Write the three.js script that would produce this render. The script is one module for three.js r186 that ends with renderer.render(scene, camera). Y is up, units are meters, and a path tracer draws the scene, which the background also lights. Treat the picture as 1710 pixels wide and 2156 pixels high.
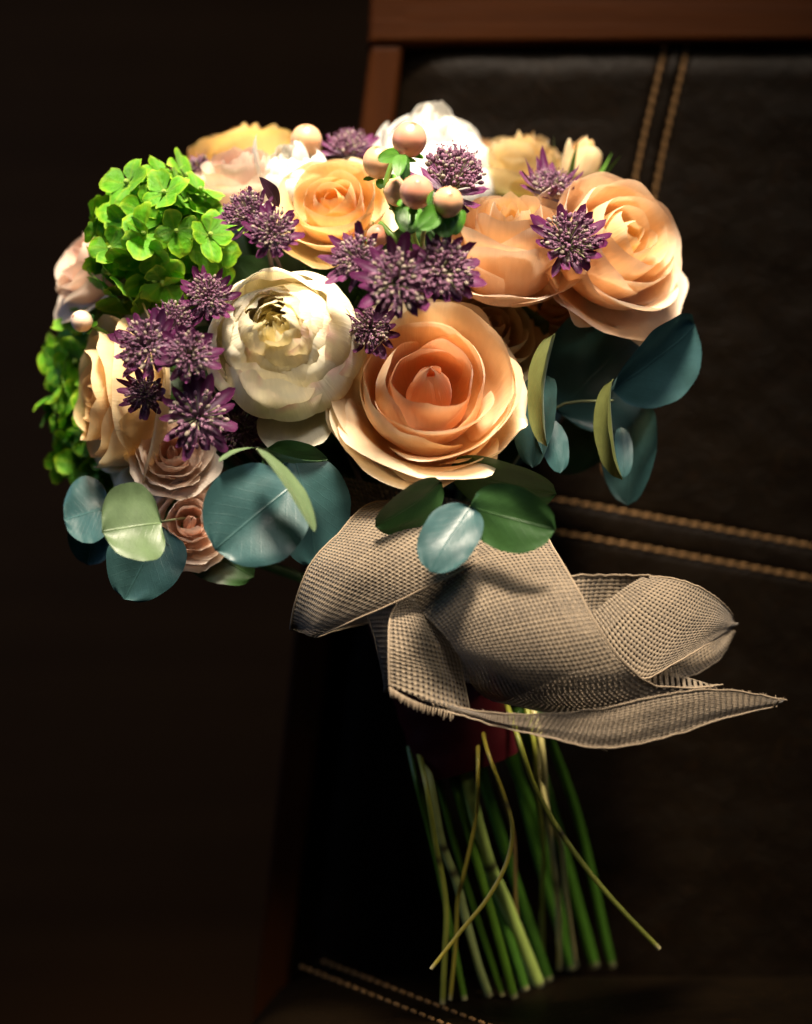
import * as THREE from 'three';
import { RectAreaLightUniformsLib } from 'three/addons/lights/RectAreaLightUniformsLib.js';
import { mergeGeometries } from 'three/addons/utils/BufferGeometryUtils.js';
import { RoundedBoxGeometry } from 'three/addons/geometries/RoundedBoxGeometry.js';
import { ImprovedNoise } from 'three/addons/math/ImprovedNoise.js';

// ---------------------------------------------------------------- camera, lamps, exposure
const scene = new THREE.Scene();
scene.background = new THREE.Color(0x000000);
const D = 0.95, PX = 0.00021;                       // camera distance to the z = 0 plane, metres per drawing unit there
const camera = new THREE.PerspectiveCamera(26.81, 812 / 1024, 0.05, 12);
camera.position.set(0, 0, D);
camera.lookAt(0, 0, -1);
camera.focus = D - 0.05;
camera.userData.fStop = 3.2;
RectAreaLightUniformsLib.init();
const rad0 = (d) => d * Math.PI / 180;
function areaLamp(color, intensity, w, h, from, to) {
  const l = new THREE.RectAreaLight(color, intensity, w, h);
  l.position.set(...from); l.lookAt(...to); scene.add(l); return l;
}
function softSpot(color, intensity, degrees, from, to, soft) {
  const l = new THREE.SpotLight(color, intensity, 0, rad0(degrees), 1, 2); l.position.set(...from); l.target.position.set(...to);
  l.castShadow = true; l.shadow.radius = soft; l.shadow.mapSize.set(2048, 2048); l.shadow.bias = -0.0005; scene.add(l, l.target);
}
softSpot(0xffedd6, 46, 10.5, [0.06, 1.20, 0.52], [-0.01, 0.12, 0.01], 10);      // warm shaded lamp above and in front
softSpot(0xfff2e4, 11.5, 8.5, [0.20, 0.98, 1.00], [-0.01, 0.08, 0.02], 15);       // added fill light from farther in front, brightens the flower fronts
areaLamp(0xb0ccff, 3.4, 0.4, 0.8, [-1.25, 0.45, 0.15], [0, 0.05, -0.25]);           // cool window to one side
areaLamp(0xb4d2ff, 2.4, 0.26, 0.7, [1.05, 0.60, 0.70], [0, 0, 0]);                 // separate cool window light from the opposite side

const renderer = new THREE.WebGLRenderer({ antialias: true });
renderer.toneMapping = THREE.LinearToneMapping;
renderer.toneMappingExposure = 1.18;
renderer.shadowMap.enabled = true;

// ---------------------------------------------------------------- helpers
const NOISE = new ImprovedNoise();
const noise = (x, y, z = 0) => NOISE.noise(x + 31.7, y + 17.3, z + 5.1);
function rng(seed) { let a = seed * 7919 + 13; return () => { a |= 0; a = a + 0x6D2B79F5 | 0; let t = Math.imul(a ^ a >>> 15, 1 | a); t = t + Math.imul(t ^ t >>> 7, 61 | t) ^ t; return ((t ^ t >>> 14) >>> 0) / 4294967296; }; }
const lerp = (a, b, t) => a + (b - a) * t, clamp = (x, a = 0, b = 1) => Math.min(b, Math.max(a, x));
const sstep = (a, b, x) => { const t = clamp((x - a) / (b - a)); return t * t * (3 - 2 * t); };
const mixc = (a, b, t) => [lerp(a[0], b[0], t), lerp(a[1], b[1], t), lerp(a[2], b[2], t)];
const V = (x, y, z) => new THREE.Vector3(x, y, z);
const rad = THREE.MathUtils.degToRad;
// a point of the place given by its bearing (in sheet units, 1710 x 2156) and its own depth
function P(px, py, z = 0) { const k = PX * (D - z) / D; return V((px - 855) * k, (1078 - py) * k, z); }
const LEN = (n, z = 0) => n * PX * (D - z) / D;

function grid(nu, nv, fn, closeU = false) {          // fn(u, v) -> {p:[x,y,z], c:[r,g,b], uv:[a,b]}
  const pos = [], col = [], uv = [], idx = []; let hasC = false;
  for (let j = 0; j <= nv; j++) for (let i = 0; i <= nu; i++) {
    const o = fn(i / nu, j / nv); pos.push(...o.p); uv.push(...(o.uv ?? [i / nu, j / nv]));
    if (o.c) { hasC = true; col.push(...o.c); }
  }
  for (let j = 0; j < nv; j++) for (let i = 0; i < nu; i++) {
    const a = j * (nu + 1) + i, b = a + 1, c = a + nu + 1, d = c + 1; idx.push(a, b, d, a, d, c);
  }
  const g = new THREE.BufferGeometry();
  g.setAttribute('position', new THREE.Float32BufferAttribute(pos, 3));
  g.setAttribute('uv', new THREE.Float32BufferAttribute(uv, 2));
  if (hasC) g.setAttribute('color', new THREE.Float32BufferAttribute(col, 3));
  g.setIndex(idx); g.computeVertexNormals(); return g;
}
function tinted(g, c) {                               // constant vertex colour
  const n = g.attributes.position.count, a = new Float32Array(n * 3);
  for (let i = 0; i < n; i++) { a[3 * i] = c[0]; a[3 * i + 1] = c[1]; a[3 * i + 2] = c[2]; }
  g.setAttribute('color', new THREE.BufferAttribute(a, 3)); return g;
}
function tube(points, radii, sides = 8, seg = 24, colour = null) {   // tapering tube with closed ends through points
  const curve = new THREE.CatmullRomCurve3(points, false, 'centripetal');
  const fr = curve.computeFrenetFrames(seg, false), R = (t) => { const x = t * (radii.length - 1), i = Math.min(radii.length - 2, Math.floor(x)); return radii.length === 1 ? radii[0] : lerp(radii[i], radii[i + 1], x - i); };
  const len = curve.getLength();
  return grid(sides, seg + 2, (u, v) => {
    const k = Math.round(v * (seg + 2)), cap = k === 0 || k === seg + 2, j = clamp(k - 1, 0, seg), t = j / seg;
    const c = curve.getPointAt(t), r = cap ? 0 : R(t), a = u * Math.PI * 2;
    const n = fr.normals[j], b = fr.binormals[j];
    return { p: [c.x + r * (n.x * Math.cos(a) + b.x * Math.sin(a)), c.y + r * (n.y * Math.cos(a) + b.y * Math.sin(a)), c.z + r * (n.z * Math.cos(a) + b.z * Math.sin(a))], uv: [u * 0.03, t * len], c: colour ? (typeof colour === 'function' ? colour(t, u) : colour) : undefined };
  });
}
function mesh(name, g, m, parent) { const o = new THREE.Mesh(g, m); o.name = name; o.castShadow = o.receiveShadow = true; parent.add(o); return o; }
function dataTex(w, h, fn, srgb) {
  const d = new Uint8Array(w * h * 4);
  for (let y = 0; y < h; y++) for (let x = 0; x < w; x++) { const c = fn(x / w, y / h, x, y), k = 4 * (y * w + x); for (let i = 0; i < 3; i++) d[k + i] = Math.round(255 * clamp(c[i])); d[k + 3] = 255; }
  const t = new THREE.DataTexture(d, w, h); t.wrapS = t.wrapT = THREE.RepeatWrapping; t.magFilter = THREE.LinearFilter; t.minFilter = THREE.LinearMipmapLinearFilter; t.generateMipmaps = true;
  if (srgb) t.colorSpace = THREE.SRGBColorSpace; t.needsUpdate = true; return t;
}
const gray = (v) => [v, v, v];
const pn = (u, v, f, z = 0) => {                      // periodic noise over the unit square
  const a = noise(u * f, v * f, z), b = noise((u - 1) * f, v * f, z), c = noise(u * f, (v - 1) * f, z), d = noise((u - 1) * f, (v - 1) * f, z);
  return lerp(lerp(a, b, u), lerp(c, d, u), v);
};

// ---------------------------------------------------------------- materials
const petalBump = dataTex(512, 512, (u, v) => {       // fine lengthwise veins of a petal
  const w = u + 0.01 * noise(u * 6, v * 5);
  return gray(0.5 + 0.22 * noise(w * 60, v * 3, 2) + 0.16 * noise(w * 130, v * 6, 7) + 0.3 * noise(u * 7, v * 7, 3));
});
const petalTone = dataTex(256, 256, (u, v) => { const n = 0.955 + 0.05 * noise(u * 30, v * 3, 1) + 0.07 * noise(u * 5, v * 5, 9); return [n, n * 0.995, n * 0.985]; });
const petalMat = (o = {}) => new THREE.MeshPhysicalMaterial({ vertexColors: true, map: petalTone, roughness: 0.6, bumpMap: petalBump, bumpScale: 0.0002, transmission: 0.5, thickness: 0, sheen: 0.35, sheenRoughness: 0.5, sheenColor: new THREE.Color(1, 0.95, 0.9), specularIntensity: 0.4, side: THREE.DoubleSide, ...o });
const M = {};
M.petal = petalMat();
M.peony = petalMat({ transmission: 0.45, bumpScale: 0.0003 });
M.hydrangea = petalMat({ transmission: 0.28, roughness: 0.5, sheen: 0.1, bumpScale: 0.0005 });
M.bract = petalMat({ transmission: 0.15, roughness: 0.55, sheen: 0.3 });
M.floret = new THREE.MeshPhysicalMaterial({ vertexColors: true, roughness: 0.65, specularIntensity: 0.4, sheen: 0.12, sheenColor: new THREE.Color(1, 0.9, 0.95), side: THREE.DoubleSide });
M.green = new THREE.MeshPhysicalMaterial({ vertexColors: true, roughness: 0.5, transmission: 0.12, thickness: 0, side: THREE.DoubleSide });
M.berry = new THREE.MeshPhysicalMaterial({ vertexColors: true, roughness: 0.42, clearcoat: 0.15, clearcoatRoughness: 0.35, sheen: 0.2, sheenColor: new THREE.Color(1, 0.9, 0.85) });
const stemBump = dataTex(128, 512, (u, v) => gray(0.5 + 0.3 * pn(u, v, 9, 2) + 0.2 * noise(u * 20, v * 3)));
M.stem = new THREE.MeshPhysicalMaterial({ vertexColors: true, roughness: 0.42, bumpMap: stemBump, bumpScale: 0.0004 });
const veins = (u, v) => {                             // leaf veins: u across, v along
  const x = Math.abs(u - 0.5) * 2, mid = Math.exp(-((x / 0.018) ** 2));
  const s = (v - x * 0.42 + 0.012 * noise(u * 9, v * 9)) * 9, f = Math.abs(s - Math.round(s));
  return Math.max(mid * 0.8, 0.2 * Math.exp(-((f / 0.035) ** 2)) * sstep(1, 0.5, x) * sstep(0, 0.05, x));
};
const leafTone = dataTex(512, 512, (u, v) => {
  const n = 0.74 + 0.10 * noise(u * 5, v * 5, 4) + 0.07 * noise(u * 22, v * 22, 6) + 0.05 * noise(u * 90, v * 90, 8), m = veins(u, v);
  return [n + 0.26 * m, n + 0.24 * m, n + 0.2 * m];
}, false);
const leafBump = dataTex(512, 512, (u, v) => gray(0.45 + 0.4 * veins(u, v) + 0.04 * noise(u * 60, v * 60, 3) + 0.1 * noise(u * 8, v * 8, 3)));
const leafMat = (r, g, b, o = {}) => new THREE.MeshPhysicalMaterial({ color: new THREE.Color().setRGB(r, g, b), map: leafTone, bumpMap: leafBump, bumpScale: 0.0005, roughness: 0.42, transmission: 0.15, thickness: 0, specularIntensity: 0.7, sheen: 0.1, sheenRoughness: 0.4, sheenColor: new THREE.Color(0.7, 0.95, 1), side: THREE.DoubleSide, ...o });
M.eucBlue = leafMat(0.038, 0.105, 0.105);
M.eucGreen = leafMat(0.038, 0.105, 0.026);
M.eucPale = leafMat(0.13, 0.20, 0.09);
M.eucOlive = leafMat(0.15, 0.17, 0.05);
M.filler = leafMat(0.038, 0.105, 0.026);
// burlap: a plain weave with open holes between the threads
const NT = 20;
const toneW = [], toneF = []; { const r = rng(5); for (let i = 0; i < NT; i++) { toneW.push(0.75 + 0.45 * r()); toneF.push(0.75 + 0.45 * r()); } }
function weave(u, v) {
  const x = u * NT + 0.12 * pn(u, v, 6, 1), y = v * NT + 0.12 * pn(u, v, 6, 2);
  const i = Math.floor(x), j = Math.floor(y), fx = x - i - 0.5, fy = y - j - 0.5, over = (i + j) & 1;
  const wi = 0.325 + 0.06 * noise(i * 3.1, y * 0.4), wj = 0.325 + 0.06 * noise(j * 2.7, x * 0.4, 3);
  const pa = 1 - (fx / wi) ** 2, pb = 1 - (fy / wj) ** 2;                 // thread cross profiles
  const ha = pa > 0 ? Math.sqrt(pa) * 0.5 + (over ? 0.5 : 0.0) * Math.cos(fy * Math.PI) : -1;
  const hb = pb > 0 ? Math.sqrt(pb) * 0.5 + (over ? 0.0 : 0.5) * Math.cos(fx * Math.PI) : -1;
  const ii = ((i % NT) + NT) % NT, jj = ((j % NT) + NT) % NT;
  return { h: Math.max(ha, hb), t: ha > hb ? toneW[ii] * (1 + 0.25 * noise(fx * 9, y * 5)) : toneF[jj] * (1 + 0.25 * noise(x * 5, fy * 9)) };
}
const weaveTone = dataTex(1024, 1024, (u, v) => { const w = weave(u, v); const t = w.h < 0 ? 0.3 : w.t * (0.42 + 0.42 * Math.min(1, w.h)); return [t, t * 0.985, t * 0.96]; });
const weaveHole = dataTex(1024, 1024, (u, v) => gray(weave(u, v).h < 0 ? 0 : 1));
const weaveBump = dataTex(1024, 1024, (u, v) => gray(Math.max(0, weave(u, v).h)));
M.burlap = new THREE.MeshPhysicalMaterial({ color: new THREE.Color().setRGB(0.20, 0.15, 0.092), map: weaveTone, alphaMap: weaveHole, alphaTest: 0.5, bumpMap: weaveBump, bumpScale: 0.0006, roughness: 0.72, sheen: 0.3, sheenColor: new THREE.Color(0.9, 0.95, 1), side: THREE.DoubleSide });
M.thread = new THREE.MeshStandardMaterial({ color: new THREE.Color().setRGB(0.24, 0.18, 0.115), roughness: 0.8 });
M.satin = new THREE.MeshPhysicalMaterial({ color: new THREE.Color().setRGB(0.022, 0.0008, 0.0018), roughness: 0.5, specularIntensity: 0.3, sheen: 0.1, sheenColor: new THREE.Color(0.8, 0.1, 0.15), side: THREE.DoubleSide });
const woodGrain = (u, v, f) => { const w = v + 0.015 * noise(u * 3, v * 4, 1); return 0.5 + 0.28 * noise(u * 1.6, w * f, 2) + 0.22 * noise(u * 5, w * f * 3.1, 5) + 0.14 * noise(u * 30, w * f * 8, 8); };
const woodMap = dataTex(512, 1024, (u, v) => { const n = woodGrain(u, v, 26); return [0.42 + 0.55 * n, 0.36 + 0.55 * n, 0.28 + 0.55 * n]; });
const woodBump = dataTex(512, 1024, (u, v) => gray(woodGrain(u, v, 40)));
M.wood = new THREE.MeshPhysicalMaterial({ color: new THREE.Color().setRGB(0.034, 0.0095, 0.0008), map: woodMap, bumpMap: woodBump, bumpScale: 0.0004, roughness: 0.55, specularIntensity: 0.1 });
M.wallWood = new THREE.MeshPhysicalMaterial({ color: new THREE.Color().setRGB(0.22, 0.085, 0.022), map: woodMap, bumpMap: woodBump, bumpScale: 0.0006, roughness: 0.6, specularIntensity: 0.3 });
// leather: pebbled grain with wandering creases
const crease = (u, v, f, z) => 1 - Math.abs(pn(u, v, f, z)) * 6;
const leatherH = (u, v) => { const c1 = sstep(0.55, 1, crease(u + 0.02 * pn(u, v, 8, 3), v, 14, 1)), c2 = sstep(0.6, 1, crease(u, v, 34, 4)); return 0.62 - 0.3 * c1 - 0.18 * c2 + 0.14 * pn(u, v, 90, 2) + 0.12 * pn(u, v, 5, 6); };
const leatherBump = dataTex(512, 512, (u, v) => gray(leatherH(u, v)));
const leatherTone = dataTex(512, 512, (u, v) => { const c = sstep(0.8, 1, crease(u, v, 11, 9)), n = 0.62 + 0.22 * pn(u, v, 6, 2) + 0.14 * pn(u, v, 26, 5); return [n + 0.35 * c, n * 0.96 + 0.24 * c, n * 0.9 + 0.14 * c]; });
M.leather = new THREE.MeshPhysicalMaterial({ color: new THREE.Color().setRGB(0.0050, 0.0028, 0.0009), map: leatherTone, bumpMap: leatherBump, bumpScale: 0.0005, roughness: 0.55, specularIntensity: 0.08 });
M.stitch = new THREE.MeshStandardMaterial({ color: new THREE.Color().setRGB(0.10, 0.045, 0.004), roughness: 0.8 });

// ---------------------------------------------------------------- the setting: dark panelled wall
const wall = new THREE.Group(); wall.name = 'wood_wall'; wall.userData = { kind: 'structure', label: 'dark brown wooden panel behind the chair', category: 'wall' }; scene.add(wall);
{ const g = new RoundedBoxGeometry(3.2, 2.6, 0.03, 2, 0.003), uv = g.attributes.uv, ps = g.attributes.position;
  for (let i = 0; i < uv.count; i++) uv.setXY(i, ps.getX(i) * 0.6 + 0.37, ps.getY(i) * 0.8 + 0.61);
  mesh('panel', g, M.wallWood, wall).position.set(-0.2, 0.1, -1.5); }

// ---------------------------------------------------------------- leather chair
const chair = new THREE.Group(); chair.name = 'leather_chair'; chair.userData = { label: 'dark leather chair with wooden frame and tan double stitching behind the bouquet', category: 'chair' }; scene.add(chair);
const ZB = -0.118, SEAT = -0.2205;
function slab(name, corners, zf, depth, m, parent, uvf) {          // corners: [px,py] outline seen at zf, extruded backwards with a bevel
  const sh = new THREE.Shape(); corners.forEach(([a, b], i) => { const p = P(a, b, zf); i ? sh.lineTo(p.x, p.y) : sh.moveTo(p.x, p.y); });
  const g = new THREE.ExtrudeGeometry(sh, { depth: depth - 0.006, bevelEnabled: true, bevelThickness: 0.003, bevelSize: 0.0025, bevelOffset: -0.0025, bevelSegments: 3 });
  g.translate(0, 0, zf - depth + 0.003); const uv = g.attributes.uv, ps = g.attributes.position;
  for (let i = 0; i < uv.count; i++) uv.setXY(i, ...uvf(ps.getX(i), ps.getY(i)));
  return mesh(name, g, m, parent);
}
slab('top_rail', [[786, -180], [2300, -190], [2300, 80], [848, 90], [775, 90]], ZB + 0.008, 0.03, M.wood, chair, (x, y) => [x * 2, y * 3.2 + 0.3]);
slab('stile', [[780, 93], [850, 93], [697, 1341], [597, 2150], [560, 2500], [490, 2500], [531, 2150], [617, 1341]], ZB + 0.006, 0.03, M.wood, chair, (x, y) => [y * 1.5, x * 3 + 0.1]);
// padded back: a bulging sheet with two stitched seams pressed into it
const seamV = (t) => [lerp(1402, 1270, t) - 30 * Math.sin(t * Math.PI), lerp(92, 1000, t)], seamH = (t) => [lerp(640, 1900, t), lerp(955, 1185, t)];
const inP = (x, y) => { const k = PX * (D - ZB) / D; return [855 + x / k, 1078 - y / k]; };
const padX = (py) => lerp(844, 566, (py - 85) / (2330 - 85));
function padZ(px, py) {
  const l = padX(py), ex = sstep(0, 130, px - l), ey = sstep(0, 90, py - 80), et = sstep(0, 190, 2330 - py);
  let z = ZB - 0.005 + 0.011 * Math.sqrt(clamp(ex)) * Math.sqrt(clamp(ey)) * (0.4 + 0.6 * et);
  const tv = clamp((py - 92) / 908), sv = seamV(tv), dv = px - sv[0];
  const groove = (d, w) => Math.exp(-((d / w) ** 2));
  z -= 0.0022 * (groove(dv, 9) + groove(dv - 47, 9)) * sstep(1040, 960, py) - 0.0012 * groove(dv - 24, 20);
  const th = (px - 640) / 1260, sh = seamH(th)[1], dh = py - sh;
  z -= 0.0012 * (groove(dh, 9) + groove(dh - 68, 9)) - 0.0003 * groove(dh - 34, 24);
  return z + 0.0012 * noise(px / 180, py / 180) + 0.0006 * noise(px / 60, py / 60, 4);
}
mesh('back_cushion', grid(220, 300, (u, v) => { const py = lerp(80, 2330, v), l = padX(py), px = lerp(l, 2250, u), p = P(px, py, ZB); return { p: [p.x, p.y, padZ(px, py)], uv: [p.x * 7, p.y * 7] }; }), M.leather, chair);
const cushion = chair.children[chair.children.length - 1];
const stitchG = new THREE.CapsuleGeometry(0.0010, 0.0030, 3, 8);
function stitchRow(f, n, off) {
  for (let i = 0; i < n; i++) {
    const t = (i + 0.5) / n, [ax, ay] = f(t), [bx, by] = f(t + 0.004), p = P(ax + off[0], ay + off[1], ZB), q = P(bx + off[0], by + off[1], ZB);
    if (ax < padX(ay) + 20) continue;
    const s = mesh('stitch', stitchG, M.stitch, cushion); s.position.set(p.x, p.y, padZ(ax + off[0], ay + off[1]) + 0.0009);
    s.quaternion.setFromUnitVectors(V(0, 1, 0), q.sub(p).setZ(0).normalize()); s.rotateZ(0.14);
  }
}
stitchRow(seamV, 40, [0, 0]); stitchRow(seamV, 40, [47, 0]);
stitchRow(seamH, 50, [0, 0]); stitchRow(seamH, 50, [0, 68]);
// seat
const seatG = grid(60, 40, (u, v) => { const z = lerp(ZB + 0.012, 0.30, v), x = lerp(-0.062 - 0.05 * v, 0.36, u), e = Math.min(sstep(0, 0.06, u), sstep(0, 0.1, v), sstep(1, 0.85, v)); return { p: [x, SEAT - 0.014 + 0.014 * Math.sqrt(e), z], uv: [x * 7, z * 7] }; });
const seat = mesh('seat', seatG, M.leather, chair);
mesh('seat_rail', new RoundedBoxGeometry(0.40, 0.05, 0.40, 2, 0.004), M.wood, chair).position.set(0.172, SEAT - 0.041, 0.086);
for (const dx of [0, 0.017]) for (let i = 0; i < 22; i++) {
  const t = i / 21, s = mesh('stitch', stitchG, M.stitch, seat); s.position.set(lerp(-0.050, 0.03, t) + dx * 0.6, SEAT + 0.0006, lerp(ZB + 0.03, 0.05, t) + (dx ? -0.012 : 0));
  s.quaternion.setFromUnitVectors(V(0, 1, 0), V(0.08, 0, 0.17).normalize());
}
for (const [x, z] of [[-0.085, 0.25], [0.33, 0.25], [0.33, -0.17]]) mesh('leg', new RoundedBoxGeometry(0.035, 0.36, 0.035, 2, 0.004), M.wood, chair).position.set(x, SEAT - 0.246, z);

// ---------------------------------------------------------------- the bouquet
const bouquet = new THREE.Group(); bouquet.name = 'bouquet';
bouquet.userData = { label: 'round bridal bouquet of peach roses, peonies and eucalyptus tied with burlap ribbon', category: 'bouquet' };
const BASE = V(0.05, SEAT, -0.04); bouquet.position.copy(BASE); scene.add(bouquet);
const NECK = P(905, 1300, -0.01);                     // where all the stems are bound
function part(name, label, at, facing, twist = 0) {   // a flower: group at its base, +z along its facing
  const g = new THREE.Group(); g.name = name; if (label) g.userData = { label };
  g.position.copy(at).sub(BASE);
  if (facing) { g.quaternion.setFromUnitVectors(V(0, 0, 1), facing.clone().normalize()); g.rotateZ(twist); }
  bouquet.add(g); g.updateMatrix(); g.world = at.clone(); return g;
}
function whole(name, label) { return part(name, label, BASE.clone()); }
const toLocal = (g, p) => p.clone().sub(g.world).applyQuaternion(g.quaternion.clone().invert());
function wmesh(name, geo, m, g) {                      // geometry given in the place's coordinates, put under g
  geo.translate(-g.world.x, -g.world.y, -g.world.z); geo.applyQuaternion(g.quaternion.clone().invert()); return mesh(name, geo, m, g);
}
function stemTo(g, r, col, facing) {
  const a = g.world.clone(), f = (facing ?? V(0, 0, 1)).clone().normalize(), n = NECK.clone().add(V(a.x * 0.12, 0, a.z * 0.2));
  const b = a.clone().addScaledVector(f, -0.026).add(V(0, 0.001, -0.022)), c = b.clone().lerp(n, 0.55); c.z = Math.min(b.z, lerp(b.z, n.z, 0.8)) - 0.005;
  wmesh('stem', tube([a.clone().addScaledVector(f, 0.002), b, c, n], [r, r * 0.9, r * 0.9], 7, 14, col ?? [0.05, 0.10, 0.02]), M.stem, g);
}

// petal: profile curve swept sideways. r/z control points, half angle, rims rolled back
function petalGeo(o) {
  const { prof, half, rho = 1, curl = 0, roll = 0, drop = 0.3, dropPow = 3, point = 0, notch = 0, ruf = 0.02, spiral = 0, seed = 1, nu = 14, nv = 14, R = 1, col, flat = 0, cup = 0, th = 0, shift = [0, 0], tilt = 0, nf = 1 } = o;
  const [p0, p1, p2, p3] = prof, s1 = seed * 1.37, ct = Math.cos(th), st = Math.sin(th);
  const bez = (a, b, c, d, t) => { const k = 1 - t; return a * k * k * k + 3 * b * k * k * t + 3 * c * k * t * t + d * t * t * t; };
  return grid(nu, nv, (uu, vv) => {
    const u = uu * 2 - 1, au = Math.abs(u);
    let edge = 1 - drop * Math.pow(au, dropPow) + point * Math.pow(1 - au, 3) - point * 0.4 + 0.05 * nf * noise(u * 1.7, s1, 3) + notch * (noise(u * 3.2, s1 * 2, 1) - 0.5 * Math.exp(-((u - 0.2 * Math.sin(s1)) ** 2) * 60));
    const t = vv * edge, tc = Math.min(t, 1.12);
    let r = bez(p0[0], p1[0], p2[0], p3[0], tc), z = bez(p0[1], p1[1], p2[1], p3[1], tc);
    const q = sstep(0.62, 1.0, t), q2 = q * q;
    r += curl * q2; z -= curl * 0.45 * q2 * q;
    const rc = Math.max(r * rho, 0.05 * R) + flat * R * t;
    const a = half * u * (0.72 + 0.28 * sstep(0, 0.45, t)) * (r / rc);
    let x = r - rc * (1 - Math.cos(a)), y = rc * Math.sin(a);
    const lip = Math.max(0, (au - 0.25) / 0.75) ** 2 * q;
    x += roll * lip; z -= roll * 0.75 * lip;
    x -= cup * au * au * t;
    x += spiral * u * t;
    const n1 = noise(u * 1.3 * nf + s1, t * 1.6 * nf, s1 * 0.7), n2 = noise(u * 3.4 * nf, t * 3.0 * nf + s1, s1), n3 = noise(u * 7 * nf, t * 4 + s1, s1 + 3);
    const w = ruf * R * (0.25 + t * t);
    x += w * (n1 * 2.2 + n2 * 1.2 + n3 * 0.35 * q); z += w * (noise(u * 2.2 + 9, s1, 2) * 1.6 * t + n2 * 0.6); y += w * n1 * 0.7;
    const X = x + tilt * z * 0.0 + shift[0], Z = z;
    return { p: [X * ct - y * st, X * st + y * ct + shift[1], Z], uv: [0.5 + 0.5 * u, t * 0.9], c: col ? col(u, t, edge, au) : undefined };
  });
}

const PEACH = { in: [0.89, 0.47, 0.23], mid: [0.90, 0.64, 0.36], out: [0.90, 0.75, 0.52], edge: [0.91, 0.82, 0.64] };
const APRICOT = { in: [0.88, 0.55, 0.20], mid: [0.88, 0.62, 0.29], out: [0.88, 0.72, 0.43], edge: [0.89, 0.78, 0.53] };
const SALMON = { in: [0.89, 0.64, 0.28], mid: [0.88, 0.64, 0.38], out: [0.88, 0.67, 0.48], edge: [0.90, 0.80, 0.69] };
const BLUSH = { in: [0.89, 0.64, 0.52], mid: [0.90, 0.72, 0.60], out: [0.90, 0.78, 0.67], edge: [0.90, 0.83, 0.70] };
const YELLOW = { in: [0.84, 0.56, 0.22], mid: [0.82, 0.58, 0.24], out: [0.78, 0.58, 0.22], edge: [0.72, 0.48, 0.08] };

function rosePetals(g, R, o) {
  const { pal, seed, open = 1, tall = 1, layers, greenOut = 0 } = o, rnd = rng(seed);
  const LY = layers ?? [
    { n: 3, r: 0.12, h: 0.92, b: 0.25, half: 118, roll: 0.01, curl: 0 },
    { n: 3, r: 0.28, h: 0.92, b: 0.39, half: 102, roll: 0.05, curl: 0.01 },
    { n: 4, r: 0.42, h: 0.88, b: 0.50, half: 88, roll: 0.06, curl: 0.03 },
    { n: 5, r: 0.57, h: 0.83, b: 0.62, half: 76, roll: 0.07, curl: 0.04 },
    { n: 4, r: 0.68, h: 0.77, b: 0.71, half: 78, roll: 0.09, curl: 0.06 },
    { n: 5, r: 0.77, h: 0.70, b: 0.79, half: 68, roll: 0.10, curl: 0.09 },
    { n: 5, r: 0.89, h: 0.56, b: 0.90, half: 62, roll: 0.14, curl: 0.14 },
    ...(o.guard ? [{ n: o.guard, r: 1.04, h: 0.26, b: 0.92, half: 46, roll: 0.16, curl: 0.2 }] : []),
  ];
  let th = rnd() * 6.28; const tot = LY.length;
  LY.forEach((L, li) => {
    th += 0.6 + rnd() * 0.5;
    for (let k = 0; k < L.n; k++) {
      const s = li / (tot - 1), j = (a) => 1 + (rnd() - 0.5) * a * (o.jit ?? 1);
      const rr = L.r * R * open * j(0.18) + (k / L.n - 0.5) * 0.09 * R * (li > 0 ? 1 : 0.3), b = L.b * R * (0.5 + 0.5 * open) * j(0.08), h = L.h * R * tall * j(0.14);
      const seedK = seed * 13 + li * 7 + k;
      const base = s < 0.5 ? mixc(pal.in, pal.mid, s * 2) : mixc(pal.mid, pal.out, s * 2 - 1), tone = 0.94 + rnd() * 0.1;
      const prof = [[0.06 * R, 0.0], [b * (0.85 + 0.15 * s), h * 0.02], [b * 1.04, h * (0.66 - 0.22 * s)], [rr, h]];
      const geo = petalGeo({
        prof, half: rad(L.half) * j(0.1), curl: L.curl * R * j(0.9), roll: L.roll * R * j(1.2) * (o.roll ?? 1), drop: 0.15 + 0.14 * s, dropPow: 3.4, point: 0.02 * rnd() + (li < 2 ? 0.06 : 0), ruf: (0.010 + 0.018 * s) * (o.ruf ?? 1), notch: (o.notch ?? 0.02) * s,
        spiral: 0.06 * R * (1 - s * 0.4), seed: seedK, nu: o.nu ?? 22, nv: o.nv ?? 18, R, th: th + k * Math.PI * 2 / L.n + (rnd() - 0.5) * 0.35,
        col: (u, t, e) => { const rim = sstep(0.86, 1.0, t / e) * 0.55 + 0.3 * sstep(0.7, 1, Math.abs(u)) * s, v = 1 + 0.06 * noise(u * 3 + seedK, t * 3, 1); let c = mixc(base, pal.edge, rim * (0.5 + 0.5 * s)); if (greenOut && li === tot - 1) c = mixc(c, [0.55, 0.62, 0.25], greenOut * sstep(0.1, 0.9, noise(u * 2 + seedK, t * 3, 8) + 0.5) * sstep(0.75, 0.2, t)); return [c[0] * v * tone, c[1] * v * tone, c[2] * v * tone]; },
      });
      mesh('petal', geo, M.petal, g);
    }
  });
}
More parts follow.
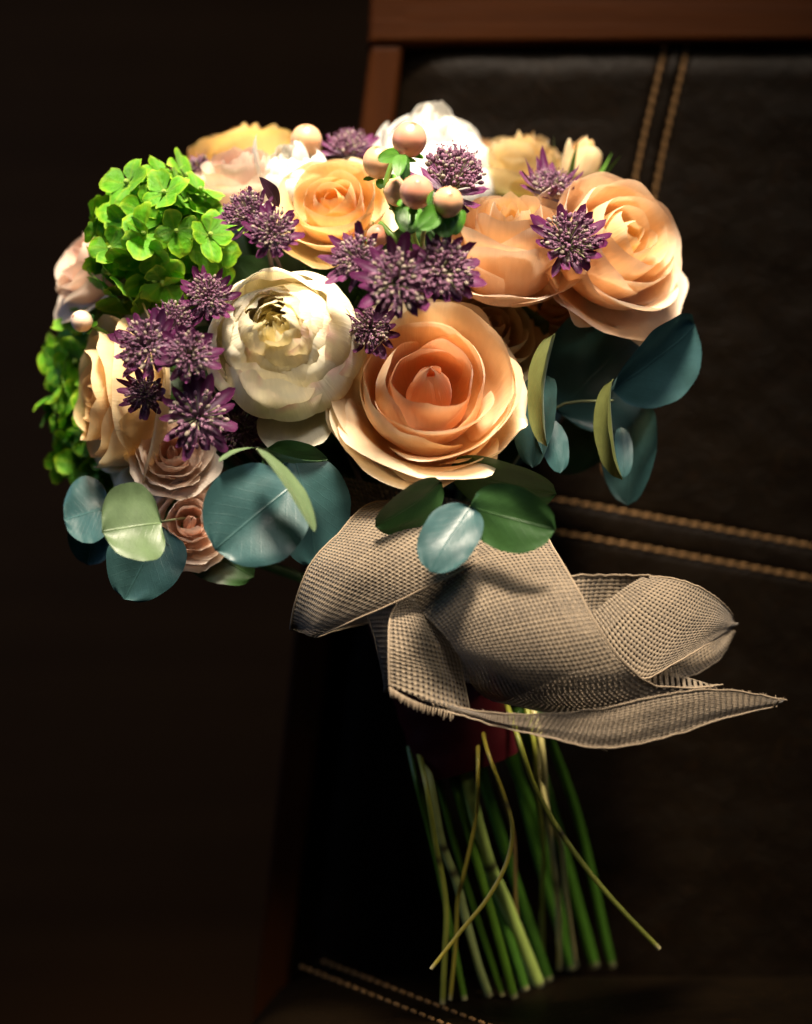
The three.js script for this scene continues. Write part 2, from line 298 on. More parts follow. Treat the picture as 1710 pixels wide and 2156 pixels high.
function calyx(g, R) {
  const parts = [tinted(new THREE.SphereGeometry(0.2 * R, 12, 8).scale(1, 1, 0.9).translate(0, 0, -0.06 * R), [0.07, 0.16, 0.03])];
  for (let k = 0; k < 5; k++) parts.push(petalGeo({ prof: [[0.1 * R, -0.05 * R], [0.35 * R, -0.12 * R], [0.6 * R, 0.0], [0.72 * R, 0.2 * R]], half: 0.34, drop: 0.75, dropPow: 1.3, ruf: 0.03, seed: k + 3, nu: 4, nv: 8, R, th: k * 1.257, col: () => [0.07, 0.17, 0.03] }));
  mesh('calyx', mergeGeometries(parts.map((p) => p.index ? p.toNonIndexed() : p)), M.green, g);
}
// centre: where the middle of the bloom stands; it grows back along its facing
function rose(name, label, [px, py, z], R, facing, o) {
  const f = V(...facing).normalize(), c = P(px, py, z), at = c.clone().addScaledVector(f, -0.55 * R * (o.tall ?? 1));
  const g = part(name, label, at, f, o.twist ?? 0); rosePetals(g, R, o); calyx(g, R * 0.9); stemTo(g, 0.0028, null, f);
  return g;
}
const HEART = [{ n: 3, r: 0.045, h: 0.84, b: 0.27, half: 122, roll: 0.02, curl: 0 }, { n: 3, r: 0.34, h: 0.84, b: 0.45, half: 96, roll: 0.06, curl: 0.02 }, { n: 4, r: 0.52, h: 0.86, b: 0.59, half: 84, roll: 0.09, curl: 0.05 }, { n: 4, r: 0.67, h: 0.80, b: 0.71, half: 82, roll: 0.12, curl: 0.09 }, { n: 4, r: 0.81, h: 0.68, b: 0.83, half: 78, roll: 0.16, curl: 0.13 }, { n: 5, r: 0.90, h: 0.54, b: 0.90, half: 60, roll: 0.2, curl: 0.16 }];
const FEW = (guard) => [{ n: 3, r: 0.13, h: 0.86, b: 0.26, half: 118, roll: 0.01, curl: 0 }, { n: 3, r: 0.30, h: 0.90, b: 0.42, half: 100, roll: 0.05, curl: 0.01 }, { n: 3, r: 0.46, h: 0.90, b: 0.56, half: 96, roll: 0.06, curl: 0.04 }, { n: 4, r: 0.64, h: 0.86, b: 0.70, half: 82, roll: 0.10, curl: 0.08 }, { n: 4, r: 0.82, h: 0.74, b: 0.84, half: 76, roll: 0.16, curl: 0.13 }, { n: guard, r: 1.02, h: 0.42, b: 0.94, half: 58, roll: 0.2, curl: 0.2 }];
rose('peach_rose', 'large open peach rose with deep orange heart above the burlap ribbon', [905, 818, 0.048], LEN(214, 0.05), [0.03, 0.42, 0.9], { pal: PEACH, seed: 6, jit: 1.7, twist: 0.4, layers: HEART });
rose('peach_rose', 'pale apricot rose in full bloom beside the cluster of peach berries', [703, 432, 0.02], LEN(126, 0.02), [-0.12, 0.52, 0.85], { pal: APRICOT, seed: 12, twist: 1.1, tall: 0.95, layers: FEW(4) });
rose('peach_rose', 'salmon peach rose cupped upright between two purple astrantia clusters', [1072, 505, 0.03], LEN(136, 0.02), [0.0, 0.80, 0.6], { pal: SALMON, seed: 21, twist: 0.2, tall: 1.6, layers: FEW(4) });
rose('peach_rose', 'large salmon peach rose leaning outward over the dark eucalyptus leaves', [1300, 512, 0.02], LEN(166, 0.01), [0.55, 0.36, 0.74], { pal: SALMON, seed: 33, twist: 2.1, tall: 1.2, layers: FEW(5) });
rose('peach_rose', 'apricot rose turned sideways against the drooping green hydrangea', [238, 836, 0.015], LEN(182, 0.01), [-0.92, 0.04, 0.36], { pal: APRICOT, seed: 41, twist: 0.7, tall: 1.0, layers: FEW(4) });
rose('yellow_rose', 'yellow edged rose behind the blush rose at the back of the dome', [500, 335, -0.06], LEN(140, -0.06), [-0.3, 0.9, 0.05], { pal: YELLOW, seed: 52, twist: 0.9, tall: 1.2, layers: FEW(4) });
rose('blush_rose', 'pale blush rose above the green hydrangea', [500, 370, -0.006], LEN(96, 0), [-0.15, 0.85, 0.45], { pal: BLUSH, seed: 61, tall: 1.3, layers: FEW(3) });
rose('blush_rose', 'pale blush rose sticking out behind the green hydrangea', [196, 548, -0.018], LEN(118, -0.02), [-0.62, 0.55, 0.4], { pal: BLUSH, seed: 71, tall: 1.0, twist: 1, layers: FEW(4) });
rose('cream_rose', 'creamy yellow rose with green tinted base behind the purple astrantia', [1105, 340, -0.05], LEN(98, -0.05), [0.15, 0.88, 0.3], { pal: { in: [0.84, 0.6, 0.24], mid: [0.84, 0.66, 0.32], out: [0.82, 0.68, 0.36], edge: [0.86, 0.74, 0.46] }, seed: 81, tall: 1.5, greenOut: 0.9 });
rose('cream_rose', 'apricot rose almost hidden behind the white peony', [985, 330, -0.085], LEN(90, -0.08), [0.1, 0.9, 0.2], { pal: APRICOT, seed: 86, tall: 1.3 });
const BUDL = [{ n: 3, r: 0.1, h: 1.2, b: 0.3, half: 120, roll: 0.01, curl: 0 }, { n: 3, r: 0.24, h: 1.2, b: 0.42, half: 90, roll: 0.06, curl: 0.02 }, { n: 3, r: 0.42, h: 1.1, b: 0.52, half: 80, roll: 0.1, curl: 0.06 }];
rose('cream_rose', 'greenish cream rose mostly hidden behind the large peach rose', [1030, 700, 0.012], LEN(128, 0.01), [0.35, 0.45, 0.75], { pal: { in: [0.88, 0.62, 0.34], mid: [0.87, 0.70, 0.42], out: [0.84, 0.76, 0.48], edge: [0.86, 0.82, 0.56] }, seed: 121, layers: FEW(5), greenOut: 0.6 });
rose('peach_rose', 'shaded peach rose deep between the two salmon roses', [1165, 628, -0.012], LEN(100, 0), [0.1, 0.2, 0.9], { pal: SALMON, seed: 131, layers: FEW(4) });
{ const g = rose('rose_bud', 'small peach rosebud with long green sepals', [1222, 352, -0.03], LEN(82, -0.03), [0.30, 0.85, 0.15], { pal: APRICOT, seed: 91, layers: BUDL });
  for (let k = 0; k < 5; k++) mesh('sepal', petalGeo({ prof: [[0.001, -0.001], [0.008, -0.003], [0.0125, 0.006], [0.0145 + 0.001 * k, 0.0205]], half: 0.24, drop: 0.85, dropPow: 1.2, ruf: 0.002, seed: k + 3, nu: 6, nv: 10, R: 0.02, th: k * 1.257 + 0.3, col: () => [0.10, 0.24, 0.03] }), M.green, g); }
const SPRAY = [{ n: 3, r: 0.03, h: 0.70, b: 0.16, half: 110, roll: 0.02, curl: 0.01 }, { n: 4, r: 0.24, h: 0.74, b: 0.32, half: 80, roll: 0.05, curl: 0.03 }, { n: 5, r: 0.40, h: 0.72, b: 0.46, half: 64, roll: 0.06, curl: 0.05 }, { n: 6, r: 0.58, h: 0.66, b: 0.62, half: 54, roll: 0.08, curl: 0.08 }, { n: 6, r: 0.76, h: 0.54, b: 0.76, half: 52, roll: 0.1, curl: 0.1 }, { n: 6, r: 0.92, h: 0.36, b: 0.88, half: 50, roll: 0.12, curl: 0.14 }];
rose('spray_rose', 'small blush spray rose right under the purple astrantia star', [362, 948, 0.035], LEN(94, 0.035), [0.05, 0.36, 0.93], { pal: BLUSH, seed: 101, layers: SPRAY, ruf: 1.5, nu: 14, nv: 12, notch: 0.05 });
rose('spray_rose', 'small blush spray rose tucked beside the round eucalyptus leaf', [402, 1096, 0.036], LEN(104, 0.03), [0.2, 0.22, 0.95], { pal: BLUSH, seed: 111, layers: SPRAY, ruf: 1.5, nu: 14, nv: 12, notch: 0.05 });

// ---------------------------------------------------------------- peonies
function peony(name, label, [px, py, z], R, facing, o) {
  const f = V(...facing).normalize(), at = P(px, py, z).addScaledVector(f, -0.75 * R), g = part(name, label, at, f, o.twist ?? 0), rnd = rng(o.seed);
  const { cream, white, pink } = o;
  const colour = (c, sd, p) => (u, t, e) => { const streak = p * sstep(0.0, 0.4, noise(u * 4 + sd, t * 1.5, 2)) * sstep(0.86, 1.0, t / e), v = 1 + 0.05 * noise(u * 9 + sd, t * 2, 5); const k = mixc(c, pink, streak); return [k[0] * v, k[1] * v, k[2] * v]; };
  // inner crinkled petals
  const N = o.inner ?? 40;
  for (let i = 0; i < N; i++) {
    const s = Math.pow((i + 0.5) / N, 0.66), th = i * 2.39996 + rnd() * 0.5, rb = (0.05 + 0.87 * s) * R, h = (1.70 - 0.50 * s * s + (rnd() - 0.5) * 0.36) * R, sd = o.seed * 31 + i;
    mesh('inner_petal', petalGeo({ prof: [[0.04 * R, 0.1 * R], [rb * 1.15, 0.15 * R], [rb * 1.25 + 0.04 * R, h * 0.86], [rb * (0.34 + rnd() * 0.4), h]], half: rad(36 + 22 * rnd()) + 0.7 * (1 - s), rho: 0.82, curl: (rnd() - 0.4) * 0.16 * R, roll: (rnd() - 0.5) * 0.12 * R, cup: 0.07 * R, drop: 0.34, dropPow: 2.2, notch: 0.12, ruf: 0.024, nf: 1.2, seed: sd, nu: 14, nv: 14, R, th, col: colour(mixc(cream, white, clamp(s * 0.8 + rnd() * 0.35 - 0.25)), sd, s > 0.6 ? 0.5 : 0) }), M.peony, g);
  }
  // big cupped guard petals
  const rings = o.rings ?? [{ n: 4, r: 0.78, h: 1.26, b: 1.08, half: 36 }, { n: 5, r: 0.90, h: 1.02, b: 1.16, half: 42 }, { n: 5, r: 1.04, h: 0.86, b: 1.2, half: 46 }];
  rings.forEach((L, li) => { for (let k = 0; k < L.n; k++) {
    const sd = o.seed * 17 + li * 9 + k, j = (a) => 1 + (rnd() - 0.5) * a, b = L.b * R * j(0.1), h = L.h * R * j(0.36);
    mesh('guard_petal', petalGeo({ prof: [[0.1 * R, 0.02 * R], [b * 1.2, -0.12 * R], [b * 1.12, h * 0.72], [L.r * R * j(0.16), h]], half: rad(L.half) * j(0.3), rho: 0.62, cup: 0.10 * R, drop: 0.36, dropPow: 2.4, notch: 0.06, ruf: 0.02, spiral: 0.07 * R, seed: sd, nu: 18, nv: 16, R, th: li * 0.55 + k * 6.283 / L.n + (rnd() - 0.5) * 0.3, col: colour(mixc(cream, white, 0.45 + 0.5 * rnd()), sd, 0.55) }), M.peony, g);
  } });
  (o.extra ?? []).forEach((e, k) => mesh('guard_petal', petalGeo({ R, seed: 500 + k, nu: 18, nv: 16, ruf: 0.03, col: colour(mixc(cream, white, 0.7), 90 + k, 0.2), ...e(R) }), M.peony, g));
  calyx(g, R); stemTo(g, 0.003, null, f); return g;
}
const CREAM = [0.91, 0.80, 0.40], PWHITE = [0.91, 0.88, 0.78], PINK = [0.84, 0.40, 0.46];
peony('white_peony', 'cream white peony half open with pink flecked petal edges', [594, 716, 0.046], LEN(143, 0.05), [-0.10, 0.26, 0.96], { seed: 3, cream: CREAM, white: PWHITE, pink: PINK, extra: [
  (R) => ({ prof: [[0.1 * R, 0], [0.9 * R, -0.3 * R], [1.25 * R, 0.1 * R], [1.5 * R, 0.42 * R]], half: 0.55, th: -1.45, drop: 0.4, curl: 0.1 * R }) ] });
peony('white_peony', 'pure white peony standing up behind the top berry', [908, 345, -0.048], LEN(128, -0.04), [0.05, 0.8, 0.45], { seed: 8, cream: [0.86, 0.84, 0.76], white: [0.87, 0.87, 0.86], pink: [0.86, 0.84, 0.82], inner: 40 });
peony('white_peony', 'white peony bud with one loose petal beside the apricot rose', [618, 366, -0.004], LEN(72, -0.01), [-0.1, 0.85, 0.4], { seed: 15, cream: [0.86, 0.83, 0.72], white: [0.87, 0.87, 0.86], pink: [0.86, 0.84, 0.82], inner: 14, extra: [
  (R) => ({ prof: [[0.1 * R, 0], [1.1 * R, 0], [1.35 * R, 1.0 * R], [0.95 * R, 1.95 * R]], half: 0.62, th: 3.5, drop: 0.5, dropPow: 1.8, point: 0.1 }) ] });

// ---------------------------------------------------------------- hydrangea
function sepalShape(sd, a, L) {                       // one of the four sepals of a floret
  return petalGeo({ prof: [[0.02 * L, 0], [0.4 * L, 0.02 * L], [0.75 * L, 0.24 * L], [1.0 * L, (0.16 + 0.2 * Math.sin(sd * 3)) * L]], half: 0.82, rho: 1, flat: 0.25, drop: 0.42, dropPow: 2.2, point: 0.1, ruf: 0.075, seed: sd, nu: 10, nv: 10, R: L, th: a,
    col: (u, t, e) => { const rim = sstep(0.82, 1, t / e), w = Math.exp(-((u / 0.05) ** 2)), v = 1 + 0.14 * noise(u * 4 + sd, t * 4, 2); const c = mixc([0.095, 0.33, 0.006], [0.38, 0.52, 0.02], 0.55 * rim + 0.3 * w + 0.3 * sstep(0.22, 0.05, t)); return [c[0] * v, c[1] * v, c[2] * v]; } });
}
const floretGeos = [];
for (let k = 0; k < 9; k++) {
  const L = 0.0106, gs = []; for (let i = 0; i < 4; i++) gs.push(sepalShape(k * 5 + i + 2, i * Math.PI / 2 + 0.2 * Math.sin(k * 7 + i * 3), L * (0.9 + 0.2 * Math.abs(Math.sin(k * 3 + i * 2)))));
  const b = tinted(new THREE.SphereGeometry(0.0011, 8, 6).translate(0, 0, 0.0012), [0.34, 0.52, 0.08]); gs.push(b);
  floretGeos.push(mergeGeometries(gs));
}
function hydrangea(label, [px, py, z], rx, ry, rz, facing, n, seed, cut) {
  const at = P(px, py, z), g = part('green_hydrangea', label, at), rnd = rng(seed);
  mesh('flower_core', tinted(new THREE.SphereGeometry(1, 20, 14).scale(rx * 0.62, ry * 0.62, rz * 0.62), [0.11, 0.33, 0.02]), M.green, g);
  const f = V(...facing).normalize();
  for (let i = 0; i < n; i++) {
    const yy = 1 - 2 * (i + 0.5) / n, rr = Math.sqrt(1 - yy * yy), a = i * 2.39996; let d = V(rr * Math.cos(a), yy, rr * Math.sin(a));
    if (d.dot(f) < cut) continue;
    d.add(V(rnd() - 0.5, rnd() - 0.5, rnd() - 0.5).multiplyScalar(0.34)).normalize();
    const s = 0.66 + rnd() * 0.40 + 0.12 * noise(d.x * 2, d.y * 2, d.z * 2), m = mesh('floret', floretGeos[i % 9], M.hydrangea, g);
    m.position.set(d.x * rx * s, d.y * ry * s, d.z * rz * s);
    const nrm = V(d.x / rx, d.y / ry, d.z / rz).normalize().add(V(rnd() - 0.5, rnd() - 0.5, rnd() - 0.5).multiplyScalar(1.25)).normalize();
    m.quaternion.setFromUnitVectors(V(0, 0, 1), nrm); m.rotateZ(rnd() * 6.28); m.scale.setScalar(0.86 + rnd() * 0.36);
  }
  stemTo(g, 0.003, null, f);
}
hydrangea('bright green hydrangea head nestled between blush rose and white peony', [350, 512, 0.012], LEN(150), LEN(140), LEN(135), [-0.25, 0.3, 0.9], 110, 7, -0.35);
hydrangea('green hydrangea hanging down behind the sideways apricot rose', [212, 850, -0.035], LEN(100), LEN(215), LEN(120), [-0.8, 0, 0.6], 96, 9, -0.1);

// ---------------------------------------------------------------- astrantia
function astrantia(label, [px, py, z], R, facing, seed, o = {}) {
  const f = V(...facing).normalize(), at = P(px, py, z).addScaledVector(f, -0.25 * R), g = part('purple_astrantia', label, at, f, seed), rnd = rng(seed + 50);
  const nb = o.bracts ?? 17, lift = o.lift ?? 0.42;
  for (let k = 0; k < nb; k++) {
    const L = R * (0.82 + 0.3 * rnd()), sd = seed * 3 + k, lf = lift * (0.3 + 1.3 * rnd());
    mesh('bract', petalGeo({ prof: [[0.05 * R, 0], [0.4 * L, lf * 0.12 * R], [0.75 * L, lf * 0.6 * R], [L, lf * 1.0 * R]], half: 0.24 + 0.1 * rnd(), flat: 0.3, drop: 0.7, dropPow: 1.7, ruf: 0.05, seed: sd, nu: 6, nv: 8, R, th: k * 6.283 / nb + (rnd() - 0.5) * 0.3,
      col: (u, t) => { const pale = sstep(0.72, 0.2, t + 0.25 * Math.abs(u) + 0.12 * noise(u * 6 + sd, 1)), vein = 0.35 * Math.exp(-((u / 0.12) ** 2)) * sstep(0.95, 0.5, t); const c = mixc([0.095, 0.010, 0.065], [0.33, 0.24, 0.33], clamp(0.75 * pale + vein)); return c; } }), M.bract, g);
  }
  const gs = [], nf = o.florets ?? 85, dome = o.dome ?? 0.62;
  for (let i = 0; i < nf; i++) {
    const s = Math.sqrt((i + 0.5) / nf), a = i * 2.39996 + rnd() * 0.3, pr = R * (0.62 * s + 0.04) * (0.95 + 0.12 * rnd()), ph = R * dome * (0.55 + 0.45 * Math.sqrt(1 - 0.9 * s * s)) * (0.85 + 0.3 * rnd());
    const tip = V(Math.cos(a) * pr, Math.sin(a) * pr, ph), root = V(Math.cos(a) * 0.07 * R, Math.sin(a) * 0.07 * R, 0.04 * R), mid = root.clone().lerp(tip, 0.55); mid.z += 0.06 * R;
    const open = rnd() < 0.3, pc = rnd() < 0.35 ? [0.26, 0.27, 0.14] : [0.20, 0.085, 0.16];
    gs.push(tube([root, mid, tip], [0.016 * R, 0.018 * R], 4, 4, pc));
    const bud = new THREE.IcosahedronGeometry(0.058 * R * (0.8 + 0.5 * rnd()), 1); bud.scale(0.8, 0.8, 1.25);
    const q = new THREE.Quaternion().setFromUnitVectors(V(0, 0, 1), tip.clone().sub(mid).normalize()); bud.applyQuaternion(q); bud.translate(tip.x, tip.y, tip.z);
    const tone = 0.7 + 0.6 * rnd(); gs.push(tinted(bud, open ? [0.22 * tone, 0.18 * tone, 0.14 * tone] : [0.135 * tone, 0.062 * tone, 0.10 * tone]));
    if (i % 2 === 0) for (let k = 0; k < 2; k++) {
      const e = tip.clone().add(V((rnd() - 0.5) * 0.2 * R, (rnd() - 0.5) * 0.2 * R, (0.10 + 0.12 * rnd()) * R)); gs.push(tube([tip, tip.clone().lerp(e, 0.5).add(V(0, 0, 0.02 * R)), e], [0.008 * R], 3, 3, [0.34, 0.22, 0.28]));
      gs.push(tinted(new THREE.IcosahedronGeometry(0.024 * R, 0).translate(e.x, e.y, e.z), [0.16, 0.06, 0.11]));
    }
  }
  const fl = mesh('floret_cluster', mergeGeometries(gs.map((x) => x.index ? x.toNonIndexed() : x)), M.floret, g); fl.userData = { kind: 'stuff' };
  stemTo(g, 0.0011, [0.05, 0.03, 0.03], f);
}
const aR = (n, z) => LEN(n * 1.1, z);
astrantia('purple astrantia between the berries and the blush rose at the top', [733, 312, -0.012], aR(58), [0.05, 0.75, 0.55], 1);
astrantia('large purple astrantia with bristling stamens beside the berries', [948, 385, 0.03], aR(82), [0.25, 0.7, 0.65], 2, { dome: 0.85, florets: 110 });
astrantia('purple astrantia leaning on the green hydrangea', [520, 452, 0.062], aR(56), [-0.35, 0.55, 0.75], 3, { dome: 0.75 });
astrantia('purple astrantia just above the half open peony', [574, 490, 0.07], aR(56), [0.1, 0.35, 0.9], 4);
astrantia('purple astrantia under the apricot rose, smallest of three in a row', [752, 545, 0.076], aR(62), [-0.4, 0.25, 0.9], 5, { dome: 0.5 });
astrantia('purple astrantia in the middle of three over the large peach rose', [838, 592, 0.088], aR(80), [0.0, 0.05, 1], 6, { dome: 0.5, bracts: 15 });
astrantia('purple astrantia touching the salmon rose, end of a row of three', [936, 566, 0.082], aR(74), [0.3, 0.15, 0.95], 7, { dome: 0.5 });
astrantia('dark purple astrantia below the cream rose', [1158, 398, 0.012], aR(62), [0.1, 0.75, 0.6], 8, { lift: 0.8 });
astrantia('purple astrantia with pale striped bracts between two salmon roses', [1198, 508, 0.05], aR(76), [0.15, 0.3, 0.9], 9, { lift: 0.5 });
astrantia('purple astrantia with wide bracts beside the sideways apricot rose', [308, 728, 0.07], aR(68), [-0.25, 0.15, 0.95], 10);
astrantia('dusky purple astrantia touching the peony petals', [398, 748, 0.076], aR(60), [0.1, 0.1, 1], 11, { dome: 0.7 });
astrantia('purple astrantia star seen face on above the blush spray rose', [416, 880, 0.074], aR(80), [0.02, -0.1, 1], 12, { dome: 0.34, florets: 46, bracts: 15, lift: 0.18 });
astrantia('small purple astrantia lying on the sideways apricot rose', [305, 830, 0.052], aR(48), [-0.2, 0.0, 0.95], 13, { lift: 0.7, dome: 0.6 });
astrantia('shaded purple astrantia wedged between hydrangea and peony', [438, 625, 0.058], aR(56), [0.1, 0.3, 0.9], 14);
astrantia('small purple astrantia below the green hydrangea', [368, 678, 0.06], aR(50), [0.05, 0.5, 0.85], 15, { dome: 0.8 });
astrantia('shaded purple astrantia between peony and large peach rose', [780, 692, 0.05], aR(56), [0, 0.2, 1], 16);
astrantia('purple astrantia behind the hydrangea and under the yellow rose', [412, 362, -0.02], aR(50), [-0.6, 0.7, 0.2], 17);
astrantia('purple astrantia tucked in under the peony', [505, 905, 0.03], aR(52), [0.2, -0.2, 0.9], 18);

// ---------------------------------------------------------------- berries
function berrySprig(label, berries, stemPts, leaves) {
  const g = whole('berry_sprig', label);
  berries.forEach(([px, py, z, r, dx, dy, col], k) => {
    const c = P(px, py, z), R = LEN(r, z), f = V(dx, dy, 0.75).normalize();
    const geo = new THREE.SphereGeometry(1, 32, 24), ps = geo.attributes.position, cl = [];
    for (let i = 0; i < ps.count; i++) {                // +y is the tip: a slight point and a brown scar
      const x = ps.getX(i), y = ps.getY(i), z2 = ps.getZ(i), s = 1 + 0.015 * noise(x * 2 + k * 3, y * 2, z2 * 2), tip = sstep(0.93, 1, y);
      ps.setXYZ(i, x * s * 0.98, y * s * 1.05 + tip * 0.03, z2 * s * 0.98);
      const n = 0.5 + noise(x * 1.6 + k * 5, y * 1.6, z2 * 1.6) * 0.9; let cc = mixc(col, [col[0] * 0.98, col[1] * 0.86, col[2] * 0.84], clamp(n)); cc = mixc(cc, [0.16, 0.05, 0.01], sstep(0.985, 0.995, y)); cl.push(...cc);
    }
    geo.setAttribute('color', new THREE.Float32BufferAttribute(cl, 3)); geo.computeVertexNormals();
    const m = wmesh('berry', geo.scale(R, R, R), M.berry, g); m.position.copy(c).sub(BASE).add(V(0, 0, 0)); m.geometry.translate(BASE.x, BASE.y, BASE.z);
    m.quaternion.setFromUnitVectors(V(0, 1, 0), f);
    for (let i = 0; i < 5; i++) {
      const L = R * 0.95, s = mesh('sepal', petalGeo({ prof: [[0.05 * L, 0], [0.5 * L, 0.0], [0.95 * L, 0.12 * L], [1.15 * L, -0.05 * L + 0.25 * L * Math.sin(k * 5 + i * 2)]], half: 0.5, flat: 0.3, drop: 0.6, dropPow: 1.8, ruf: 0.02, seed: k * 5 + i, nu: 6, nv: 6, R: L, th: i * 1.257 + k, col: (u, t) => { const v = 1 + 0.15 * noise(u * 3, t * 3, i); return [0.085 * v, 0.27 * v, 0.012 * v]; } }), M.green, g);
      s.position.copy(c).addScaledVector(f, -R * 1.0).sub(BASE); s.quaternion.setFromUnitVectors(V(0, 0, 1), f);
    }
  });
  for (const [pts, r] of stemPts) wmesh('stem', tube(pts.map((q) => P(...q)), [LEN(r), LEN(r * 0.8)], 8, 14, [0.12, 0.22, 0.03]), M.stem, g);
  (leaves ?? []).forEach((l) => leaf(g, l[0], l[1], l[2], l[3], M.hyper, l[4] ?? {}));
  return g;
}
M.hyper = leafMat(0.06, 0.19, 0.015, { sheen: 0.05 });
// leaf between a base and a tip point; roll turns it about its own axis away from facing the viewer
function leaf(g, base, tip, width, roll, m, o = {}) {
  const a = P(...base), b = P(...tip), ax = b.clone().sub(a), L = ax.length(); ax.normalize();
  const toC = V(0, 0, D).sub(a).normalize(); let n = toC.addScaledVector(ax, -toC.dot(ax)).normalize(); n.applyAxisAngle(ax, rad(roll));
  const s = V().crossVectors ? new THREE.Vector3().crossVectors(ax, n) : null, W = LEN(width, base[2]) / 2, sd = o.seed ?? base[0] * 0.37 + base[1] * 0.11;
  const bend = (o.bend ?? 0.06) * L, cup = o.cup ?? 0.12, round = o.round ?? 0.5, fat = o.fat ?? 2.0;
  const geo = grid(o.nu ?? 18, o.nv ?? 22, (uu, v) => {
    const u = uu * 2 - 1, y = v, k = Math.pow(Math.max(0, 1 - Math.pow(Math.abs(2 * Math.pow(y, o.skew ?? 0.86) - 1), fat)), round);
    const w = W * k * (1 + 0.06 * noise(y * 3.5, sd, u > 0 ? 1 : 4)), x = u * w;
    const h = cup * W * u * u * k + (o.fold ?? 0.05) * W * Math.abs(u) * k + bend * (4 * y * (1 - y)) + 0.11 * W * noise(u * 1.3 + sd, y * 1.8, 3) + 0.05 * W * Math.abs(u) ** 3 * noise(y * 6, sd * 2, u > 0 ? 2 : 7);
    return { p: [a.x + ax.x * L * y + s.x * x + n.x * h, a.y + ax.y * L * y + s.y * x + n.y * h, a.z + ax.z * L * y + s.z * x + n.z * h], uv: [0.5 + u * 0.5 * (0.3 + 0.7 * k), y] };
  });
  return wmesh('leaf', geo, m, g);
}
const BP = [0.55, 0.245, 0.15], BQ = [0.58, 0.33, 0.17];
berrySprig('sprig of peach pink berries with green sepals standing above the bouquet', [[862, 294, 0.06, 37, 0.25, 0.85, BP], [797, 342, 0.045, 34, -0.1, 0.9, BQ], [877, 404, 0.082, 36, 0.05, 0.35, BP], [943, 426, 0.088, 33, 0.1, 0.3, BQ], [838, 405, 0.06, 30, -0.2, 0.5, BQ], [795, 497, 0.06, 24, 0.1, 0.6, BP]],
  [[[[905, 560, 0.02], [850, 470, 0.055], [812, 400, 0.058], [830, 330, 0.06]], 7], [[[905, 560, 0.02], [890, 500, 0.06], [905, 450, 0.07]], 6], [[[905, 560, 0.02], [870, 490, 0.06], [870, 440, 0.07]], 6], [[[905, 560, 0.02], [840, 510, 0.065], [800, 470, 0.06]], 8], [[[900, 1200, 0.0], [905, 800, 0.0], [905, 560, 0.02]], 9]],
  [[[842, 325, 0.068], [795, 338, 0.078], 34, 20], [[845, 325, 0.07], [838, 372, 0.08], 30, 10], [[852, 325, 0.07], [858, 385, 0.07], 34, 40], [[925, 440, 0.088], [880, 480, 0.096], 46, -10], [[912, 400, 0.088], [908, 440, 0.09], 26, 60], [[860, 430, 0.06], [862, 495, 0.07], 60, 0], [[930, 450, 0.08], [945, 500, 0.085], 56, 0], [[965, 440, 0.078], [960, 495, 0.08], 50, 30]]);
berrySprig('single peach berry beside the white petal at the top', [[645, 297, -0.005, 34, 0.0, 0.9, BQ]], [[[[700, 700, -0.01], [660, 400, -0.01], [647, 320, -0.008]], 7]]);
berrySprig('single pale berry between blush rose and sideways apricot rose', [[172, 676, 0.02, 23, -0.7, 0.4, [0.82, 0.62, 0.44]]], [[[[400, 800, 0.0], [260, 720, 0.01], [180, 680, 0.018]], 6]]);

// ---------------------------------------------------------------- eucalyptus and other leaves
function sprig(label, stems, leaves) {
  const g = whole('eucalyptus_sprig', label);
  for (const [pts, r] of stems) wmesh('stem', tube(pts.map((q) => P(...q)), [LEN(r), LEN(r * 0.7)], 7, 16, [0.17, 0.20, 0.10]), M.stem, g);
  for (const [b, t, w, roll, m, o] of leaves) leaf(g, b, t, w, roll, m, o);
}
sprig('eucalyptus sprig with the roundest blue green leaf beside the burlap ribbon', [[[[840, 1180, 0.0], [700, 1080, 0.03], [590, 1010, 0.062], [540, 945, 0.07]], 4]], [
  [[622, 1018, 0.072], [452, 1158, 0.082], 222, 6, M.eucBlue, { skew: 1, cup: 0.1, bend: 0.07 }],
  [[545, 945, 0.088], [662, 1120, 0.098], 70, -66, M.eucPale, { skew: 0.95, cup: 0.1 }],
  [[620, 960, 0.05], [668, 1192, 0.045], 180, -24, M.eucBlue, { cup: 0.2 }],
  [[545, 942, 0.075], [690, 968, 0.06], 60, 80, M.eucGreen, {}], [[545, 942, 0.075], [462, 972, 0.085], 50, 82, M.eucPale, {}],
  [[560, 945, 0.055], [690, 1010, 0.04], 120, 20, M.eucGreen, {}] ]);
sprig('eucalyptus sprig with pale leaf hanging under the spray roses', [[[[760, 1130, 0.0], [560, 1080, 0.01], [400, 1090, 0.03], [330, 1100, 0.045]], 4]], [
  [[340, 1102, 0.066], [215, 1118, 0.078], 180, 20, M.eucPale, { fat: 2.4, cup: 0.22, skew: 0.95, bend: 0.04 }],
  [[345, 1110, 0.04], [262, 1262, 0.042], 166, 8, M.eucBlue, { skew: 0.7 }],
  [[235, 1070, 0.02], [135, 1095, 0.02], 160, 30, M.eucBlue, { skew: 0.8 }],
  [[215, 1055, 0.012], [185, 1190, 0.016], 110, 10, M.eucBlue, {}],
  [[372, 1130, 0.02], [535, 1215, 0.022], 120, -15, M.eucGreen, { skew: 0.9 }],
  [[300, 1010, 0.02], [340, 1100, 0.03], 130, 10, M.eucGreen, {}] ]);
